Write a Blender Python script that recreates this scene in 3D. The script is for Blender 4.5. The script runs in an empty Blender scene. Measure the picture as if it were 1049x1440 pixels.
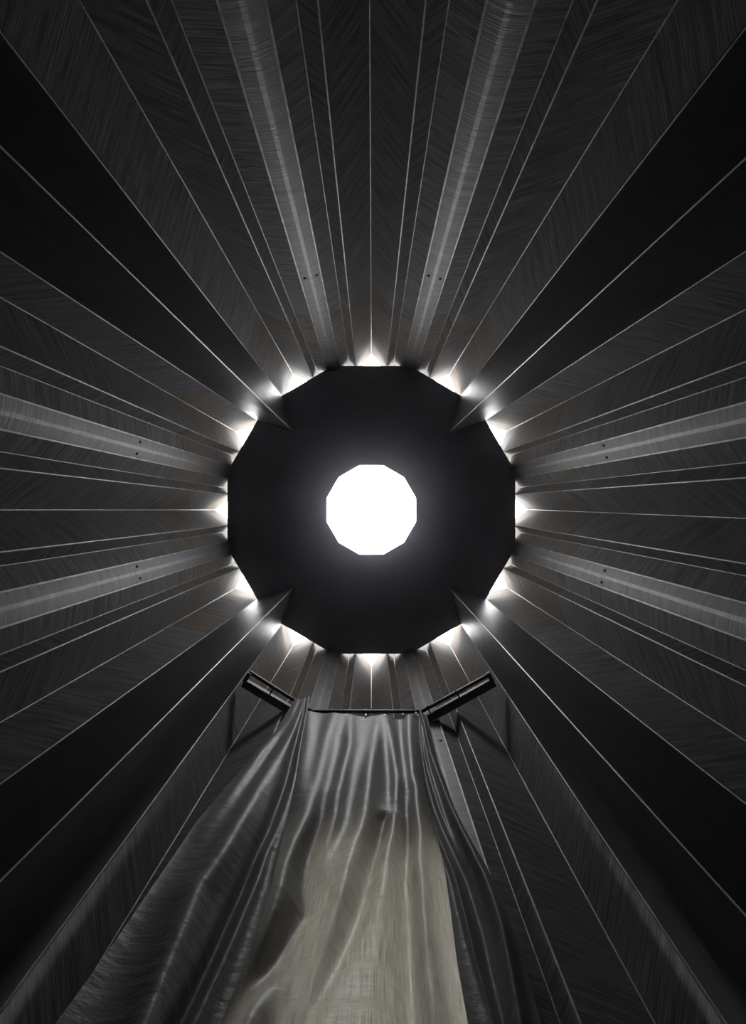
import bpy, bmesh, math, random
from mathutils import Vector
from mathutils.geometry import tessellate_polygon

random.seed(7)
sc = bpy.context.scene
COL = sc.collection

# ------------------------------------------------------------------ units
# World X = to the right in the photograph, world Y = down in the photograph,
# world Z = straight up (the camera stands near the floor and looks at the zenith).
F = 600.0                # focal length in pixels of a 1049x1440 frame
CAM_Z = 0.5              # tripod height
HP = 5.0                 # underside of the roof disc above the camera
U = HP / F               # metres that one pixel covers at the roof disc
HT = HP * 1.06           # top of the walls above the camera
TOPZ, FLOORH = HT, -CAM_Z

# ------------------------------------------------------------------ camera
cd = bpy.data.cameras.new('camera')
cam = bpy.data.objects.new('camera', cd); COL.objects.link(cam)
cam.location = (0, 0, CAM_Z)
cam.rotation_euler = (math.pi, 0, 0)
cd.sensor_fit = 'VERTICAL'; cd.sensor_height = 36.0; cd.sensor_width = 36.0
cd.lens = 36.0 * F / 1440.0
cd.shift_x = 2.3 / 1440.0
cd.shift_y = -3.0 / 1440.0
cd.clip_start = 0.02; cd.clip_end = 500
sc.camera = cam

# ------------------------------------------------------------------ sky (bright, evenly overcast)
w = bpy.data.worlds.new('sky'); sc.world = w; w.use_nodes = True
wn = w.node_tree.nodes; wl = w.node_tree.links
bg = wn['Background']
bg.inputs[0].default_value = (.965, .98, 1.0, 1)
bg.inputs[1].default_value = 1.0
sc.view_settings.view_transform = 'Standard'
sc.view_settings.look = 'None'
sc.view_settings.gamma = 1.0
sc.view_settings.use_curve_mapping = False
sc.view_settings.exposure = 4.0
cy = sc.cycles
cy.use_denoising = True
cy.max_bounces = 10; cy.diffuse_bounces = 5; cy.glossy_bounces = 5; cy.transmission_bounces = 6
cy.sample_clamp_indirect = 4.0
cy.caustics_reflective = True

def portal(name, loc, sx, sy, rot=(0, 0, 0)):
    """Marks an opening to the sky for the sampler; it gives off no light of its own."""
    l = bpy.data.lights.new(name, 'AREA'); l.shape = 'RECTANGLE'; l.size = sx; l.size_y = sy
    l.cycles.is_portal = True
    o = bpy.data.objects.new(name, l); COL.objects.link(o); o.location = loc; o.rotation_euler = rot
    return o

def d2(deg):
    a = math.radians(deg); return Vector((math.sin(a), -math.cos(a)))

portal('oculus_portal', (0, 0, CAM_Z + HP + .07), 2 * 66 * U, 2 * 66 * U)
for k in range(12):
    v = d2(30 * k) * (217 * U)
    portal('roof_gap_portal', (v.x, v.y, CAM_Z + HP + .05), 96 * U, 32 * U, (0, 0, math.radians(30 * k)))

# ------------------------------------------------------------------ helpers
def link_mesh(name, bm, mat, parent=None, smooth=False):
    me = bpy.data.meshes.new(name); bm.normal_update(); bm.to_mesh(me); bm.free()
    if mat: me.materials.append(mat)
    if smooth:
        for p in me.polygons: p.use_smooth = True
    o = bpy.data.objects.new(name, me); COL.objects.link(o)
    if parent is not None: o.parent = parent
    return o

def empty(name, loc=(0, 0, 0)):
    o = bpy.data.objects.new(name, None); COL.objects.link(o); o.location = loc
    o.empty_display_size = .2
    return o

def structure(name):
    o = empty(name); o['kind'] = 'structure'; return o

def tag(o, label, cat, group=None):
    o['label'] = label; o['category'] = cat
    if group: o['group'] = group
    return o

def add_hull(bm, bottom, top, uvo=None):
    """prism between two rings of points (same count, ordered)"""
    n = len(bottom)
    vb = [bm.verts.new(p) for p in bottom]; vt = [bm.verts.new(p) for p in top]
    bm.faces.new(vb[::-1]); bm.faces.new(vt)
    for i in range(n):
        j = (i + 1) % n
        bm.faces.new((vb[i], vb[j], vt[j], vt[i]))
    bmesh.ops.recalc_face_normals(bm, faces=bm.faces[:])

def add_bar(bm, p0, p1, w, h, up=Vector((0, 0, 1)), bevel=0.0):
    """box bar from p0 to p1: w sideways, h along up"""
    p0, p1 = Vector(p0), Vector(p1)
    d = (p1 - p0).normalized(); s = d.cross(up).normalized(); u = s.cross(d).normalized()
    b = min(bevel, w * .4, h * .4)
    if b > 0:
        prof = [(-w/2 + b, -h/2), (w/2 - b, -h/2), (w/2, -h/2 + b), (w/2, h/2 - b),
                (w/2 - b, h/2), (-w/2 + b, h/2), (-w/2, h/2 - b), (-w/2, -h/2 + b)]
    else:
        prof = [(-w/2, -h/2), (w/2, -h/2), (w/2, h/2), (-w/2, h/2)]
    add_hull(bm, [p0 + s*a + u*c for a, c in prof], [p1 + s*a + u*c for a, c in prof])

def add_cyl(bm, p0, p1, r, n=12):
    p0, p1 = Vector(p0), Vector(p1)
    d = (p1 - p0).normalized(); a = Vector((0, 0, 1)) if abs(d.z) < .9 else Vector((1, 0, 0))
    s = d.cross(a).normalized(); t = s.cross(d)
    ring = [s * math.cos(2*math.pi*i/n) * r + t * math.sin(2*math.pi*i/n) * r for i in range(n)]
    add_hull(bm, [p0 + q for q in ring], [p1 + q for q in ring])

# ------------------------------------------------------------------ materials
def new_mat(name):
    m = bpy.data.materials.new(name); m.use_nodes = True
    n = m.node_tree.nodes; l = m.node_tree.links
    return m, n, l, n['Principled BSDF']

def uvmap(n, l, scale):
    tc = n.new('ShaderNodeTexCoord'); mp = n.new('ShaderNodeMapping')
    mp.inputs['Scale'].default_value = scale
    l.new(tc.outputs['UV'], mp.inputs['Vector'])
    return mp.outputs['Vector']

def noise(n, l, vec, scale, detail=4, rough=.55):
    t = n.new('ShaderNodeTexNoise'); t.inputs['Scale'].default_value = scale
    t.inputs['Detail'].default_value = detail; t.inputs['Roughness'].default_value = rough
    l.new(vec, t.inputs['Vector']); return t.outputs['Fac']

def ramp(n, l, fac, stops):
    r = n.new('ShaderNodeValToRGB'); e = r.color_ramp.elements
    while len(e) < len(stops): e.new(.5)
    for el, (p, c) in zip(e, stops):
        el.position = p; el.color = (*c, 1) if len(c) == 3 else c
    l.new(fac, r.inputs['Fac']); return r.outputs['Color']

def mix(n, l, a, b, fac, blend='MIX'):
    m = n.new('ShaderNodeMix'); m.data_type = 'RGBA'; m.blend_type = blend
    for sock, val in ((m.inputs[0], fac), (m.inputs[6], a), (m.inputs[7], b)):
        if hasattr(val, 'links'): l.new(val, sock)
        else: sock.default_value = val
    return m.outputs[2]

def bump(n, l, h, strength, dist, prev=None):
    b = n.new('ShaderNodeBump'); b.inputs['Strength'].default_value = strength
    b.inputs['Distance'].default_value = dist
    l.new(h, b.inputs['Height'])
    if prev is not None: l.new(prev, b.inputs['Normal'])
    return b.outputs['Normal']

def wood(name, lo, hi, tint, tintfac, rough=.5, spec=.35, along=(4.5, 170, 1)):
    """black stained rough-sawn board: saw marks run across the board"""
    m, n, l, b = new_mat(name)
    v = uvmap(n, l, along); v2 = uvmap(n, l, (1, 1, 1)); v3 = uvmap(n, l, (along[0]*3, along[1]*3, 1))
    vw = uvmap(n, l, (along[0]*.6, along[1]*.22, 1))
    saw = noise(n, l, v, 1.0, 5, .6); fine = noise(n, l, v3, 1.0, 3, .6)
    blot = noise(n, l, v2, 1.7, 3, .5); wide = noise(n, l, vw, 1.0, 3, .5)
    c = ramp(n, l, saw, [(.30, lo), (.72, hi)])
    gash = noise(n, l, uvmap(n, l, (along[0]*.8, along[1]*.55, 1)), 1.0, 2, .7)
    c = mix(n, l, c, ramp(n, l, gash, [(.30, (.25, .25, .25)), (.38, (1, 1, 1))]), 1.0, 'MULTIPLY')
    g = ramp(n, l, wide, [(.30, (.55, .55, .55)), (.62, (1.1, 1.1, 1.1))])
    c = mix(n, l, c, g, 1.0, 'MULTIPLY')
    tb = ramp(n, l, blot, [(.42, (0, 0, 0)), (.68, (tintfac,) * 3)])
    c = mix(n, l, c, (*tint, 1), tb)
    l.new(c, b.inputs['Base Color'])
    r = ramp(n, l, fine, [(.2, (rough - .10,) * 3), (.8, (rough + .12,) * 3)])
    l.new(r, b.inputs['Roughness'])
    b.inputs['Specular IOR Level'].default_value = spec
    nb = bump(n, l, saw, .55, .004); nb = bump(n, l, fine, .35, .0015, nb)
    l.new(nb, b.inputs['Normal'])
    return m

M = {}
M['wall'] = wood('black_stained_board', (.032, .032, .0355), (.195, .192, .20), (.14, .128, .118), .4, rough=.6, spec=.15)
M['wall_upper'] = wood('brown_black_stained_board', (.033, .032, .031), (.20, .186, .174), (.14, .104, .076), .7, rough=.72, spec=.05)
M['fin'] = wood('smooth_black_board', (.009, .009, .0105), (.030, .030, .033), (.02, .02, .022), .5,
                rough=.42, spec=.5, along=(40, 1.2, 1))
M['column'] = wood('worn_black_post', (.036, .035, .036), (.105, .102, .10), (.10, .074, .055), .6,
                   rough=.42, spec=.5, along=(5, 110, 1))
M['edge'], n_, l_, b_ = new_mat('worn_lit_board_edge')  # light caught on edges painted as pale mottled grey, together with wear
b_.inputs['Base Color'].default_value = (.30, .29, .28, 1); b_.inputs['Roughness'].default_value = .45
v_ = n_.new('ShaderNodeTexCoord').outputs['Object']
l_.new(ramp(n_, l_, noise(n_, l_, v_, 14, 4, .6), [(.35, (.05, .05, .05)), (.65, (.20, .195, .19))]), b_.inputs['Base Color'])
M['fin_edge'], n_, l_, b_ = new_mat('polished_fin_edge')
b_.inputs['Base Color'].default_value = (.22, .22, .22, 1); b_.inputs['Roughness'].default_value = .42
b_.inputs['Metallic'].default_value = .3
M['joint'], n_, l_, b_ = new_mat('dark_joint')
b_.inputs['Base Color'].default_value = (.006, .006, .006, 1); b_.inputs['Roughness'].default_value = .8
M['roof'], n_, l_, b_ = new_mat('black_roof_disc')
v_ = n_.new('ShaderNodeTexCoord').outputs['Object']
l_.new(ramp(n_, l_, noise(n_, l_, v_, 2.5, 4, .6), [(.3, (.030, .029, .032)), (.7, (.045, .044, .047))]), b_.inputs['Base Color'])
b_.inputs['Roughness'].default_value = .6
M['steel'], n_, l_, b_ = new_mat('black_painted_steel')
b_.inputs['Base Color'].default_value = (.016, .016, .017, 1); b_.inputs['Roughness'].default_value = .38
v_ = n_.new('ShaderNodeTexCoord').outputs['Object']
l_.new(ramp(n_, l_, noise(n_, l_, v_, 30, 3, .6), [(.3, (.30,)*3), (.7, (.46,)*3)]), b_.inputs['Roughness'])
M['bare_or_lit_steel'], n_, l_, b_ = new_mat('bare_or_lit_steel')  # metal of the hooks; also the pale strips imitating light on rail and arms
b_.inputs['Base Color'].default_value = (.55, .54, .52, 1); b_.inputs['Metallic'].default_value = .7
b_.inputs['Roughness'].default_value = .35
M['floor'], n_, l_, b_ = new_mat('concrete_floor')
v_ = n_.new('ShaderNodeTexCoord').outputs['Object']
l_.new(ramp(n_, l_, noise(n_, l_, v_, 3, 5, .6), [(.3, (.13, .125, .12)), (.7, (.2, .195, .19))]), b_.inputs['Base Color'])
b_.inputs['Roughness'].default_value = .8
M['ground'], n_, l_, b_ = new_mat('pale_sandy_ground')
v_ = n_.new('ShaderNodeTexCoord').outputs['Object']
l_.new(ramp(n_, l_, noise(n_, l_, v_, 2, 6, .65), [(.3, (.40, .37, .31)), (.7, (.52, .48, .41))]), b_.inputs['Base Color'])
b_.inputs['Roughness'].default_value = .95

def cloth_mat(name, sheer):
    m, n, l, b = new_mat(name)
    v = uvmap(n, l, (1, 1, 1))
    thread = noise(n, l, uvmap(n, l, (420, 9, 1)), 1.0, 3, .6)
    weft = noise(n, l, uvmap(n, l, (7, 160, 1)), 1.0, 3, .6)
    crease = noise(n, l, uvmap(n, l, (4, 22, 1)), 1.0, 5, .55)
    c = ramp(n, l, thread, [(.3, (.105, .103, .103)), (.7, (.165, .162, .160))])
    l.new(c, b.inputs['Base Color'])
    b.inputs['Roughness'].default_value = .45
    b.inputs['Specular IOR Level'].default_value = .5
    b.inputs['Sheen Weight'].default_value = .0
    b.inputs['Sheen Roughness'].default_value = .4
    nb = bump(n, l, crease, .42, .012); nb = bump(n, l, weft, .22, .002, nb); nb = bump(n, l, thread, .18, .001, nb)
    l.new(nb, b.inputs['Normal'])
    tr = n.new('ShaderNodeBsdfTranslucent')
    tcol = ramp(n, l, thread, [(.35, (.22, .205, .17)), (.65, (.70, .66, .56))])
    l.new(tcol, tr.inputs['Color'])
    ms = n.new('ShaderNodeMixShader'); ms.inputs[0].default_value = sheer
    l.new(b.outputs[0], ms.inputs[1]); l.new(tr.outputs[0], ms.inputs[2])
    l.new(ms.outputs[0], n['Material Output'].inputs['Surface'])
    return m
M['cloth'] = cloth_mat('grey_satin_cloth', .050)
M['lined_cloth'] = cloth_mat('grey_lined_satin_cloth', .001)

# ------------------------------------------------------------------ fold lines of the walls
# a fold line is a straight, almost upright 3D line: at roof height it stands at (angle a0, radius R),
# lower down it leans to angle a1 (the boards are very slightly twisted)
class Line:
    def __init__(s, R, a0, a1=None, r1=600.0):
        s.R = R * U
        h1 = HP * R / r1
        p0 = d2(a0) * s.R; p1 = d2(a0 if a1 is None else a1) * s.R
        s.p0, s.p1, s.h1 = p0, p1, h1
        s.a0 = a0
    def at(s, h, out=0.0):
        t = (HP - h) / (HP - s.h1)
        p = s.p0.lerp(s.p1, t)
        p = p + p.normalized() * out
        return Vector((p.x, p.y, CAM_Z + h))

R_V, R_A, R_S, R_C, R_B, R_F = 233.0, 203.6, 212.5, 206.0, 205.6, 155.0
# measured lean at the frame edge (angle a1 at image radius r1) for the folds that lean
LEAN = {  # nominal angle: (a1, r1)
    -38.2: (-38.0, 860), -30: (-29.8, 800), -8.6: (-8.4, 730), -6.2: (-6.0, 720), 0: (-.2, 717), 6.2: (6.1, 720), 8.6: (8.7, 720),
    21.4: (21.6, 770), 23.8: (23.9, 780), 30: (31.0, 835), 38.2: (38.0, 856),
    51.8: (55.2, 640), 60: (61.6, 500), 66.2: (68.4, 567), 68.6: (70.5, 560), 81.4: (82.8, 531), 83.8: (85.1, 529),
    90: (91.3, 527), 96.2: (98.2, 532), 98.6: (100.0, 535), 111.4: (113.2, 573), 113.8: (115.2, 583),
    120: (121.7, 620), 128.2: (128.3, 671), 141.8: (145.2, 880), 150: (151.1, 826), 156.2: (157.8, 780), 158.6: (159.8, 770),
    203.8: (203.5, 560), 201.4: (201.2, 560), 210: (211.0, 745), 218.2: (216.7, 872), 231.8: (233.4, 650), 240: (240.2, 602),
    246.2: (246.4, 570), 248.6: (248.7, 560), 261.4: (261.4, 535), 263.8: (263.5, 525), 270: (270.0, 522), 276.2: (276.4, 525),
    278.6: (278.9, 528), 291.4: (291.2, 560), 293.8: (293.8, 570), 300: (299.8, 600), 308.2: (305, 630),
}
COLLEAN = {15: (15.3, 735), 75: (76.5, 545), 105: (106.6, 550), 165: (164.6, 600), 195: (195.0, 600),
           255: (254.9, 540), 285: (284.8, 545), 345: (345.7, 740)}
FINLEAN = {45: (46.8, 723), 135: (137.3, 777), 225: (225.0, 739), 315: (314.4, 733)}

def norm(a): return a % 360
LE = {round(norm(k), 1): v for k, v in LEAN.items()}
_lines = {}
def fold(kind, a):
    key = (kind, round(norm(a), 1))
    if key not in _lines:
        R = {'v': R_V, 'a': R_A, 's': R_S, 'b': R_B, 'f': R_F}[kind]
        src = {norm(k): v for k, v in FINLEAN.items()} if kind == 'f' else LE
        a1, r1 = src.get(round(norm(a), 1), (a, 600))
        # keep a1 on the same turn as a
        while a1 - a > 180: a1 -= 360
        while a1 - a < -180: a1 += 360
        _lines[key] = Line(R, a, a1, r1)
    return _lines[key]

def col_frame(a, h):
    a1, r1 = COLLEAN[round(norm(a))]
    a_ = norm(a)
    L = Line(204.0, a_, a1, r1)
    c = L.at(h); c2 = Vector((c.x, c.y)); n = c2.normalized()          # outward
    t = Vector((-n.y, n.x))                                             # towards larger angle
    return c2, n, t

COL_HALF = 9.6 * U
def col_edge_point(a, side, h, out=0.0):
    c, n, t = col_frame(a, h)
    p = c + t * side * (COL_HALF - .004) + n * (1.6 * U + out)
    return Vector((p.x, p.y, CAM_Z + h))

class ColLine:
    def __init__(s, a, side): s.a, s.side = a, side
    def at(s, h, out=0.0): return col_edge_point(s.a, s.side, h, out)

class Shift:
    """a line beside another one: moved sideways (towards larger angle) and outwards"""
    def __init__(s, L, side, out): s.L, s.side, s.out = L, side, out
    def at(s, h, out=0.0):
        p = s.L.at(h, s.out + out); n = Vector((p.x, p.y, 0)).normalized()
        return p + Vector((-n.y, n.x, 0)) * s.side

THICK = .045
JOINT_H = 3.6
def panel(parent, A, B, h0, h1, mat):
    """board between fold lines A and B from height h0 to h1 (above the camera)"""
    bm = bmesh.new(); uvl = bm.loops.layers.uv.new('UVMap')
    N = 5
    rows = []
    for i in range(N + 1):
        h = h0 + (h1 - h0) * i / N
        rows.append([bm.verts.new(p) for p in (A.at(h), B.at(h), B.at(h, THICK), A.at(h, THICK))])
    ou, ov = random.uniform(0, 50), random.uniform(0, 50)
    wA = (A.at(h0) - B.at(h0)).length
    def uv(f, us, vs):
        for lp, a, b in zip(f.loops, us, vs): lp[uvl].uv = (ou + a, ov + b)
    for i in range(N):
        a, b = rows[i], rows[i + 1]; z0 = h0 + (h1 - h0) * i / N; z1 = h0 + (h1 - h0) * (i + 1) / N
        for k, (p, q) in enumerate(((0, 1), (1, 2), (2, 3), (3, 0))):
            f = bm.faces.new((a[p], a[q], b[q], b[p]))
            us = (0, wA, wA, 0) if k == 0 else ((0, .05, .05, 0) if k in (1, 3) else (wA, 0, 0, wA))
            uv(f, us, (z0, z0, z1, z1))
    for r_, z in ((rows[0], h0), (rows[-1], h1)):
        f = bm.faces.new(r_); uv(f, (0, wA, wA, 0), (z, z, z + .05, z + .05))
    bmesh.ops.recalc_face_normals(bm, faces=bm.faces[:])
    return link_mesh('panel', bm, mat, parent)

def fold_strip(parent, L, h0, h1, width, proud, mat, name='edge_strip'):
    """slim strip up a fold; its pale colour paints in caught light, with wear"""
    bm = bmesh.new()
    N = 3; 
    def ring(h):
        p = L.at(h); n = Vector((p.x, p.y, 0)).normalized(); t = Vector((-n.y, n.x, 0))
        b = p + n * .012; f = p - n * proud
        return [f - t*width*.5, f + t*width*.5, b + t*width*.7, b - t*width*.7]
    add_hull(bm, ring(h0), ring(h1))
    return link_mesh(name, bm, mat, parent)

DOOR_H = 2.05
def boards(parent, A, B, door=False):
    lo = DOOR_H if door else FLOORH
    panel(parent, A, B, lo, JOINT_H - .0015, M['wall'])
    panel(parent, A, B, JOINT_H + .0015, HT, M['wall_upper'])

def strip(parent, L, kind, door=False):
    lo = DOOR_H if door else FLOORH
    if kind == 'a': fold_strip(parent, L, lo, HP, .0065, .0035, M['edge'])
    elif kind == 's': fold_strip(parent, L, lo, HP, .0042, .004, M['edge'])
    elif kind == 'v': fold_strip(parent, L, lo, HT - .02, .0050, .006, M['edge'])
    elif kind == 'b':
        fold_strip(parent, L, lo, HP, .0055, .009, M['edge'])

def post(parent, a):
    """square post with a softly ridged face that carries the roof disc"""
    bm = bmesh.new(); uvl = bm.loops.layers.uv.new('UVMap')
    hw = COL_HALF; e = .010
    prof = [(-hw, .03), (-hw, e*.6), (-hw + e, 0), (-.011, -.010), (.011, -.010), (hw - e, 0), (hw, e*.6), (hw, .03), (hw, .17), (-hw, .17)]
    hs = [FLOORH, 1.0, 2.2, 3.4, HP - .0005]
    rows = []
    for h in hs:
        c, n, t = col_frame(a, h)
        rows.append([bm.verts.new((*(c + t*x + n*y), CAM_Z + h)) for x, y in prof])
    acc = [0]
    for i in range(len(prof)):
        x0, y0 = prof[i]; x1, y1 = prof[(i+1) % len(prof)]
        acc.append(acc[-1] + math.hypot(x1-x0, y1-y0))
    ou, ov = random.uniform(0, 40), random.uniform(0, 40)
    for j in range(len(hs) - 1):
        for i in range(len(prof)):
            k = (i + 1) % len(prof)
            f = bm.faces.new((rows[j][i], rows[j][k], rows[j+1][k], rows[j+1][i]))
            for lp, (u_, v_) in zip(f.loops, ((acc[i], hs[j]), (acc[i+1], hs[j]), (acc[i+1], hs[j+1]), (acc[i], hs[j+1]))):
                lp[uvl].uv = (ou + u_, ov + v_)
    bm.faces.new(rows[0]); bm.faces.new(rows[-1])
    bmesh.ops.recalc_face_normals(bm, faces=bm.faces[:])
    o = link_mesh('post', bm, M['column'], parent)
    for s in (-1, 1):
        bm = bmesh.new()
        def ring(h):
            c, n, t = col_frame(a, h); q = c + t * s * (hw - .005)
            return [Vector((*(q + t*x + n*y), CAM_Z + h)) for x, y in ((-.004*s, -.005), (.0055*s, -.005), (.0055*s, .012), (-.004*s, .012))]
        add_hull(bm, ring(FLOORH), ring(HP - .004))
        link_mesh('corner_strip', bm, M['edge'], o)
    c, n, t = col_frame(a, 3.0)
    for s in (-1, 1):
        q = c + t * s * .042
        bm = bmesh.new()
        add_cyl(bm, (*(q - n*.0085), CAM_Z + 3.0), (*(q + n*.01), CAM_Z + 3.0), .011, 10)
        add_cyl(bm, (*(q - n*.012), CAM_Z + 3.0), (*(q), CAM_Z + 3.0), .005, 6)
        link_mesh('bolt', bm, M['joint'], o)
    return o

NAMES = {0: 'wall_north', 90: 'wall_east', 180: 'wall_south', 270: 'wall_west'}
for q, wname in NAMES.items():
    W = structure(wname)
    south = q == 180
    # centre bay
    for s in (-1, 1):
        boards(W, fold('v', q), fold('a', q + s*6.2), south)
        boards(W, fold('a', q + s*6.2), fold('s', q + s*8.6), south)
        boards(W, fold('s', q + s*8.6), ColLine(q + s*15, -s), south and s < 0)
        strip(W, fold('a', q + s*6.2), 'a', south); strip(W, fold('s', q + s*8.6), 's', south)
        post(W, q + s*15)
        boards(W, ColLine(q + s*15, s), fold('s', q + s*21.4))
        boards(W, fold('s', q + s*21.4), fold('a', q + s*23.8))
        boards(W, fold('a', q + s*23.8), fold('v', q + s*30))
        boards(W, fold('v', q + s*30), fold('b', q + s*38.2))
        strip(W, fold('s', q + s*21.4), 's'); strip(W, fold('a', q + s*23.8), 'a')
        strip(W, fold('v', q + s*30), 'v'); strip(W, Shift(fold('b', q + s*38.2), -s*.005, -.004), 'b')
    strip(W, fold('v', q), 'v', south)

# ------------------------------------------------------------------ the four corner fins
def fin_face(parent, A, B, h0, h1):
    return panel(parent, A, B, h0, h1, M['fin'])

for i, q in enumerate((45, 135, 225, 315)):
    T = structure('trim_%d' % (i + 1))
    fl = fold('f', q)
    for s in (-1, 1):
        bl = fold('b', q + s*6.8)
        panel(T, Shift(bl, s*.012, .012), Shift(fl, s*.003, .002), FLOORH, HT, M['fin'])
        bm = bmesh.new()
        def ring(h):
            p = Shift(bl, -s*.004, 0).at(h); n = Vector((p.x, p.y, 0)).normalized(); t = Vector((-n.y, n.x, 0)) * -s
            return [p, p + t*.011 - n*.018, p + t*.011 + n*.012, p + n*.02]
        add_hull(bm, ring(FLOORH), ring(HP - .002))
        link_mesh('joint', bm, M['joint'], T)
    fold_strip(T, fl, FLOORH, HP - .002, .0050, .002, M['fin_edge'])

# ------------------------------------------------------------------ roof disc with the round opening
def roof():
    ap = 202.0 * U
    outer = []
    for k in range(12):
        a = 15 + 30 * k
        n = d2(a); t = Vector((-n.y, n.x))
        if a % 90 == 45:      # cut tightly around a fin
            tip3 = fold('f', a).at(HP, .008); tip = Vector((tip3.x, tip3.y))
            side = []
            for s in (-1, 1):
                b3 = fold('b', a + s*6.8).at(HP, .010); b2 = Vector((b3.x, b3.y))
                ne = d2(a + s*15)
                k_ = (ap - tip.dot(ne)) / (b2 - tip).dot(ne)
                side.append(tip + (b2 - tip) * k_)
            outer += [side[0], tip, side[1]]
        else:                 # corner resting on a post
            outer.append(n * (ap / math.cos(math.radians(15)) + .004))
    inner = [d2(15 + 30*k) * (62.6 * U / math.cos(math.radians(15))) for k in range(12)]
    inner_top = [d2(15 + 30*k) * (70 * U / math.cos(math.radians(15))) for k in range(12)]
    z0, z1 = CAM_Z + HP, CAM_Z + HP + .045
    bm = bmesh.new()
    def cap(o_, i_, z, flip):
        tris = tessellate_polygon([[Vector((p.x, p.y, 0)) for p in o_], [Vector((p.x, p.y, 0)) for p in i_]])
        vs = [bm.verts.new((p.x, p.y, z)) for p in o_ + i_]
        for t in tris:
            bm.faces.new([vs[j] for j in t])
        return vs
    b = cap(outer, inner, z0, True); t = cap(outer, inner_top, z1, False)
    no = len(outer)
    for i in range(no):
        j = (i + 1) % no; bm.faces.new((b[i], b[j], t[j], t[i]))
    for i in range(12):
        j = (i + 1) % 12; bm.faces.new((b[no+i], b[no+j], t[no+j], t[no+i]))
    bmesh.ops.recalc_face_normals(bm, faces=bm.faces[:])
    o = link_mesh('ceiling', bm, M['roof']); o['kind'] = 'structure'
    return o
roof()

# ------------------------------------------------------------------ floor and the ground outside
bm = bmesh.new()
ring = [d2(15 + 30*k) * 2.35 for k in range(12)]
add_hull(bm, [(p.x, p.y, -.08) for p in ring], [(p.x, p.y, 0) for p in ring])
o = link_mesh('floor', bm, M['floor']); o['kind'] = 'structure'
bm = bmesh.new()
add_hull(bm, [(-40, -40, -.4), (40, -40, -.4), (40, 40, -.4), (-40, 40, -.4)], [(-40, -40, -.08), (40, -40, -.08), (40, 40, -.08), (-40, 40, -.08)])
o = link_mesh('ground', bm, M['ground']); o['kind'] = 'structure'

# ------------------------------------------------------------------ curtain track
def pt(px, py, h):
    return Vector(((px - 522) * h / F, (py - 717) * h / F, CAM_Z + h))
RT = 190.0
H_T = HP * RT / 287.0
K = tag(empty('curtain_track', pt(522, 1000, H_T)), 'black steel curtain track with two angled arms above the grey curtains', 'curtain track')
def part(name, bm, mat, parent, smooth=False):
    o = link_mesh(name, bm, mat, None, smooth)
    o.parent = parent
    o.matrix_parent_inverse = parent.matrix_world.inverted()
    for v in o.data.vertices: v.co -= parent.location
    o.matrix_parent_inverse.identity()
    return o

nodes = [(350.5, 945), (438.5, 1000.5), (592.5, 1000.5), (687, 949)]
pts = [pt(x, y, H_T) for x, y in nodes]
for a, b in zip(pts[:-1], pts[1:]):
    bm = bmesh.new(); add_bar(bm, a, b, .026, .020, bevel=.004)
    rl = part('rail', bm, M['steel'], K)
    inn = Vector((-(a+b).x, -(a+b).y, 0)); dd = (b - a).normalized(); sd = dd.cross(Vector((0,0,1)))
    if sd.dot(inn) < 0: sd = -sd
    bm = bmesh.new(); add_bar(bm, a + sd*.0135 + Vector((0,0,.002)), b + sd*.0135 + Vector((0,0,.002)), .003, .010)
    part('lit_rail_strip', bm, M['bare_or_lit_steel'], rl)['label'] = 'pale strip painting the light along the rail'  # light on the rail's inner side, painted as a pale strip
# wall arms beside the two angled rails
for x0, y0, x1, y1 in ((342, 959.5, 412, 1001), (601, 1010.5, 694.5, 959)):
    a, b = pt(x0, y0, H_T - .012), pt(x1, y1, H_T - .012)
    bm = bmesh.new(); add_bar(bm, a, b, .060, .046, bevel=.004)
    arm = part('arm', bm, M['steel'], K)
    dd = (b - a).normalized(); sd = dd.cross(Vector((0, 0, 1))); inn = Vector((-(a+b).x, -(a+b).y, 0))
    if sd.dot(inn) < 0: sd = -sd
    L = (b - a).length
    q0, q1 = (a + dd*L*.12, b) if x0 < 522 else (a, b - dd*L*.10)
    bm = bmesh.new(); add_bar(bm, q0 + sd*.0315 + Vector((0,0,.004)), q1 + sd*.0315 + Vector((0,0,.004)), .003, .036)
    part('lit_arm_strip', bm, M['bare_or_lit_steel'], arm)['label'] = 'pale strip painting the lit inner side of the arm'  # the arm's lit inner face is imitated by this pale strip
    far, near = (a, b) if x0 < 522 else (b, a)
    for t in (.015, .5, .93):
        c = far.lerp(near, t)
        bm = bmesh.new(); add_bar(bm, c + sd*.01 + Vector((0,0,-.004)), c + sd*.088 + Vector((0,0,.0)), .030 if t < .1 else .012, .03 if t < .1 else .010, bevel=.002)
        part('bracket', bm, M['steel'], K)
for x in (466, 492, 513, 541, 567, 585):
    c = pt(x, 1000.5, H_T)
    bm = bmesh.new(); add_bar(bm, c - Vector((.006, 0, 0)), c + Vector((.006, 0, 0)), .033, .026, bevel=.003)
    part('clip', bm, M['steel'], K)

# ------------------------------------------------------------------ curtains
def interp(tab, x):
    if x <= tab[0][0]: return tab[0][1]
    for (a, b), (c, d) in zip(tab, tab[1:]):
        if x <= c: 
            t = (x - a) / (c - a); return b + (d - b) * t
    (a, b), (c, d) = tab[-2], tab[-1]
    return b + (d - b) * (x - a) / (c - a) if x < c + 160 else d
def smooth(x): x = max(0, min(1, x)); return x * x * (3 - 2 * x)

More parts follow.
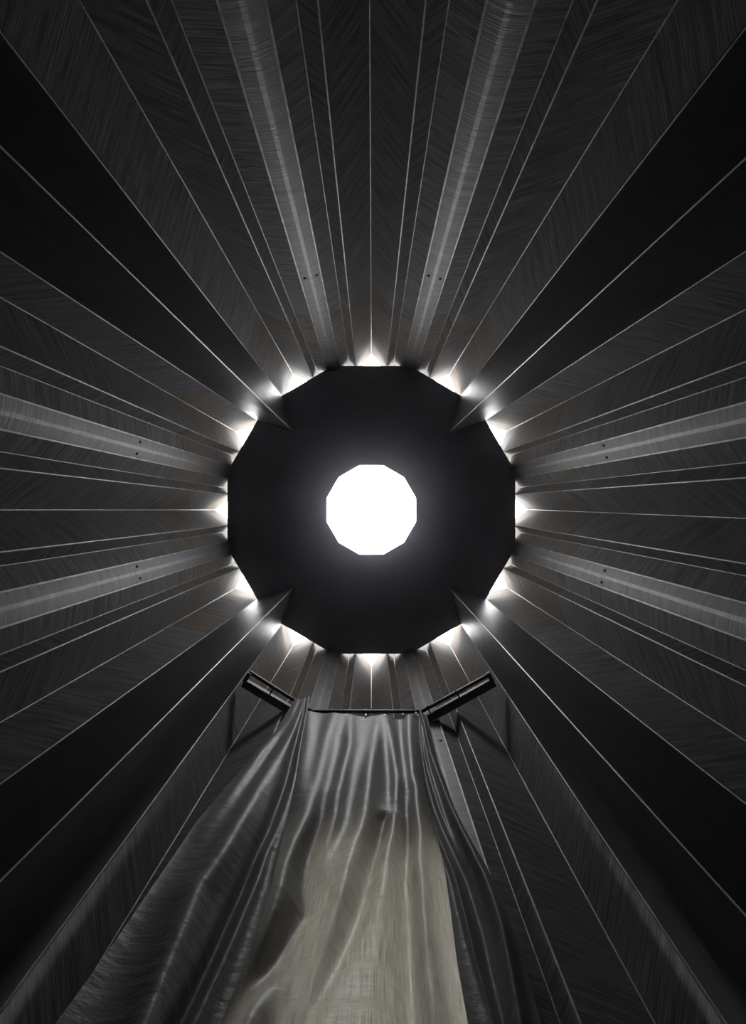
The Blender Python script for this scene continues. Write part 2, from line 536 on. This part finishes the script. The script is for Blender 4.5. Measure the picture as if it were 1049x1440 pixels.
def curtain(name, label, left, right, base, ridges, top, nu, nv, seedv, wob=.004, hem=-.42, mat='cloth'):
    """left/right: image-free tables (radius code r -> angle measured from straight south, + to the east);
    r runs from the rail (287) downwards, height = R*F/r.  base(s): radial position of the cloth."""
    rnd = random.Random(seedv)
    waves = [(rnd.uniform(.8, 3.5), rnd.uniform(.3, 1.6), rnd.uniform(0, 6.28), rnd.uniform(.3, 1)) for _ in range(6)]
    bm = bmesh.new(); uvl = bm.loops.layers.uv.new('UVMap')
    grid = []
    for j in range(nv + 1):
        tj = j / nv
        row = []
        for i in range(nu + 1):
            s = i / nu
            htop = top(s)
            h = htop + (hem - htop) * tj
            r = RT * U * F / max(h, .62)
            aL, aR = interp(left, r), interp(right, r)
            a = aL + (aR - aL) * s
            d = 0.0
            for rid in ridges:
                tab, wd, amp = rid
                c = interp(tab, r); wdt = interp(wd, r); A = interp(amp, r)
                x = (s - c) / wdt
                d += A * math.exp(-x * x)
            drop = smooth((htop - h) / .6)
            for fx, fz, ph, am in waves:
                d += wob * am * drop * math.sin(fx * s * 6.28 + fz * h * 2.2 + ph)
            R0 = base(s, h)
            an = math.radians(a)
            # straight panels: radial position measured along the south direction of the bay
            R = R0 - d
            row.append(bm.verts.new((R * math.sin(an), R * math.cos(an), CAM_Z + h)))
        grid.append(row)
    W_ = .9
    for j in range(nv):
        for i in range(nu):
            f = bm.faces.new((grid[j][i], grid[j][i+1], grid[j+1][i+1], grid[j+1][i]))
            for lp, (u_, v_) in zip(f.loops, ((i, j), (i+1, j), (i+1, j+1), (i, j+1))):
                lp[uvl].uv = (u_ / nu * W_, v_ / nv * 3.8)
    e = empty(name, (0, RT * U, 0))
    o = part('cloth', bm, M[mat], e, True)
    tag(e, label, 'curtain', 'grey curtains over the doorway')
    return e

def P(px, py):   # photograph point -> (r along its own direction, angle from south)
    dx, dy = px - 522, py - 717
    return dx, dy, math.degrees(math.atan2(dx, dy))

def tab_from(points):
    """list of photo points on a cloth line -> table (r measured southward, angle)"""
    out = []
    for x, y in points:
        dx, dy, a = P(x, y); out.append((dy, a))
    return out

mainL = tab_from([(424, 1002), (418, 1050), (408, 1100), (394, 1155), (345, 1240), (262, 1440)])
mainR = tab_from([(590, 1000), (592, 1045), (596, 1090), (606, 1130), (624, 1180), (643, 1250), (660, 1360), (676, 1440)])
def frac(tab):
    """photo points of a fold -> table r -> s across the main curtain"""
    out = []
    for x, y in tab:
        dx, dy, a = P(x, y); l, r = interp(mainL, dy), interp(mainR, dy)
        out.append((dy, (a - l) / (r - l)))
    return out
cst = lambda *v: [(287, v[0]), (400, v[1]), (560, v[2]), (730, v[3])]
main_ridges = [
    (frac([(433, 1004), (432, 1040), (423, 1095), (405, 1180)]), cst(.06, .07, .08, .08), cst(0.014, 0.024, 0.000, 0.000)),
    (frac([(471, 1004), (458, 1040), (440, 1120), (412, 1200), (385, 1280), (345, 1440)]), cst(.07, .08, .07, .08), cst(0.018, 0.035, 0.068, 0.060)),
    (frac([(492, 1004), (491, 1050), (474, 1120), (448, 1200), (425, 1270), (385, 1440)]), cst(.05, .06, .06, .06), cst(0.010, 0.029, 0.039, 0.000)),
    (frac([(533, 1004), (528, 1040), (518, 1110), (498, 1200), (478, 1300), (450, 1440)]), cst(.06, .07, .08, .10), cst(0.012, 0.033, 0.063, 0.045)),
    (frac([(543, 1004), (550, 1040), (560, 1090), (557, 1140), (546, 1200), (532, 1300), (520, 1440)]), cst(.05, .06, .09, .10), cst(0.014, 0.029, 0.063, 0.060)),
    (frac([(577, 1004), (577, 1030), (587, 1110), (591, 1160), (593, 1220), (597, 1300), (610, 1440)]), cst(.06, .055, .06, .07), cst(0.026, 0.037, 0.072, 0.083)),
    # valleys
    (frac([(552, 1140), (540, 1150), (520, 1220), (495, 1300), (467, 1376)]), cst(.05, .05, .05, .05), cst(0.000, -0.013, -0.083, -0.030)),
    (frac([(565, 1100), (568, 1228), (575, 1300), (583, 1440)]), cst(.05, .05, .045, .04), cst(-0.005, -0.013, -0.075, -0.105)),
    (frac([(438, 1200), (430, 1276), (400, 1330), (360, 1390)]), cst(.06, .06, .06, .06), cst(0.000, -0.000, -0.090, -0.045)),
]
hooks_x = [(447, 1003), (488, 1004), (514, 1004), (541, 1004), (566, 1003), (584, 1001)]
hs_s = [0.0] + [f[1] for f in frac(hooks_x)] + [1.0]
def main_top(s):
    # the hem sags a little between the hooks
    for a, b in zip(hs_s, hs_s[1:]):
        if a <= s <= b and b > a:
            t = (s - a) / (b - a); return H_T - .030 - .10 * (b - a) * 4 * t * (1 - t) * (0.6 if b - a > .12 else .4)
    return H_T - .03
cm = curtain('curtain', 'wide grey satin curtain hanging across the doorway between two narrower drapes', mainL, mainR,
             lambda s, h: RT * U * (1.0 + .035 * (abs(s - .5) * 2) ** 2), main_ridges, main_top, 190, 240, 3)
for (x, y), s in zip(hooks_x, hs_s[1:-1]):
    c = pt(x, y + 1, H_T - .0145)
    bm = bmesh.new()
    add_cyl(bm, c + Vector((0, 0, .0)), c + Vector((0, .0, -.034)), .0045, 8)
    add_bar(bm, c + Vector((-.006, -.012, -.03)), c + Vector((.006, -.012, -.03)), .008, .016, bevel=.002)
    hk = part('hook', bm, M['bare_or_lit_steel'], cm); hk['label'] = 'bright metal curtain hook'

# left drape
leftL = tab_from([(408, 997), (398, 1018), (374, 1058), (341.5, 1096), (290, 1158), (240, 1219), (165, 1330), (90, 1440)])
leftR = tab_from([(429, 990), (424, 1030), (417, 1066), (406, 1130), (391, 1200), (372, 1280), (346, 1360), (316, 1440)])
def lfrac(tab):
    out = []
    for x, y in tab:
        dx, dy, a = P(x, y); l, r = interp(leftL, dy), interp(leftR, dy)
        out.append((dy, (a - l) / (r - l)))
    return out
left_ridges = [
    (lfrac([(424, 992), (409, 1040), (399, 1063), (367, 1118), (336, 1172), (309, 1219), (240, 1330), (195, 1440)]), cst(.26, .22, .17, .16), cst(.02, .04, .07, .08)),
    (lfrac([(412, 1000), (385, 1055), (362, 1085), (352, 1095), (300, 1170)]), cst(.18, .13, .1, .1), cst(.012, .022, .0, .0)),
    (lfrac([(424, 992), (412, 1050), (398, 1110), (370, 1190), (347, 1240), (305, 1340), (259, 1440)]), cst(.07, .08, .07, .06), cst(-.010, -.02, -.06, -.07)),
    (lfrac([(426, 992), (418, 1050), (406, 1110), (382, 1190), (360, 1240), (322, 1340), (280, 1440)]), cst(.05, .06, .06, .06), cst(.006, .012, .02, .025)),
]
tag_l = curtain('curtain', 'grey drape left of the wide curtain, gathered at the left arm and spreading below', leftL, leftR,
        lambda s, h: RT * U * .985 - .03 + .05 * (1 - s), left_ridges, lambda s: H_T - .045 + .045 * s ** 4, 110, 220, 5, mat='lined_cloth')
# right drape
rightL = tab_from([(589, 1008), (590, 1045), (594, 1086), (601, 1120), (614, 1175), (628, 1240), (644, 1360), (658, 1440)])
rightR = tab_from([(603, 1016), (606, 1030), (614, 1069), (627, 1103), (642, 1146), (661, 1185), (684, 1225), (702, 1260), (718, 1297), (733, 1339), (745, 1381), (762, 1440)])
def rfrac(tab):
    out = []
    for x, y in tab:
        dx, dy, a = P(x, y); l, r = interp(rightL, dy), interp(rightR, dy)
        out.append((dy, (a - l) / (r - l)))
    return out
right_ridges = [
    (rfrac([(593, 1008), (599, 1026), (609, 1069), (621, 1103), (637, 1146), (655, 1185), (678, 1234), (695, 1270), (715, 1330), (735, 1440)]), cst(.22, .16, .14, .12), cst(.03, .05, .06, .05)),
    (rfrac([(590, 1020), (595, 1070), (606, 1120), (628, 1180), (650, 1230), (672, 1300), (690, 1380), (705, 1440)]), cst(.16, .15, .13, .12), cst(-.02, -.04, -.05, -.05)),
    (rfrac([(590, 1020), (593, 1080), (602, 1130), (620, 1190), (642, 1245), (665, 1330), (690, 1420)]), cst(.1, .07, .07, .06), cst(.0, .015, .03, .02)),
]
curtain('curtain', 'narrow grey drape right of the wide curtain, hanging in deep dark folds', rightL, rightR,
        lambda s, h: RT * U * (1.0 + .03 * s), right_ridges, lambda s: H_T - .05 + .0 * s, 90, 220, 9, wob=.005, mat='lined_cloth')
portal('doorway_portal', (0, 228 * U, CAM_Z + .8), 84 * U, 2.5, (math.radians(-90), 0, 0))

# ------------------------------------------------------------------ thin haze added to stand in for lens bloom around the opening
m = bpy.data.materials.new('bloom_medium'); m.use_nodes = True
n = m.node_tree.nodes; l = m.node_tree.links
n.remove(n['Principled BSDF'])
vs = n.new('ShaderNodeVolumeScatter'); vs.inputs['Density'].default_value = .0055; vs.inputs['Anisotropy'].default_value = .93; vs.inputs['Color'].default_value = (.88, .88, 1, 1)
l.new(vs.outputs[0], n['Material Output'].inputs['Volume'])
bm = bmesh.new()
add_hull(bm, [(*(d2(15 + 30*k) * 1.27), .02) for k in range(12)], [(*(d2(15 + 30*k) * 1.27), CAM_Z + HP - .01) for k in range(12)])
o = link_mesh('bloom_haze', bm, m); o['kind'] = 'stuff'  # added volume, only for the glow around the roof opening
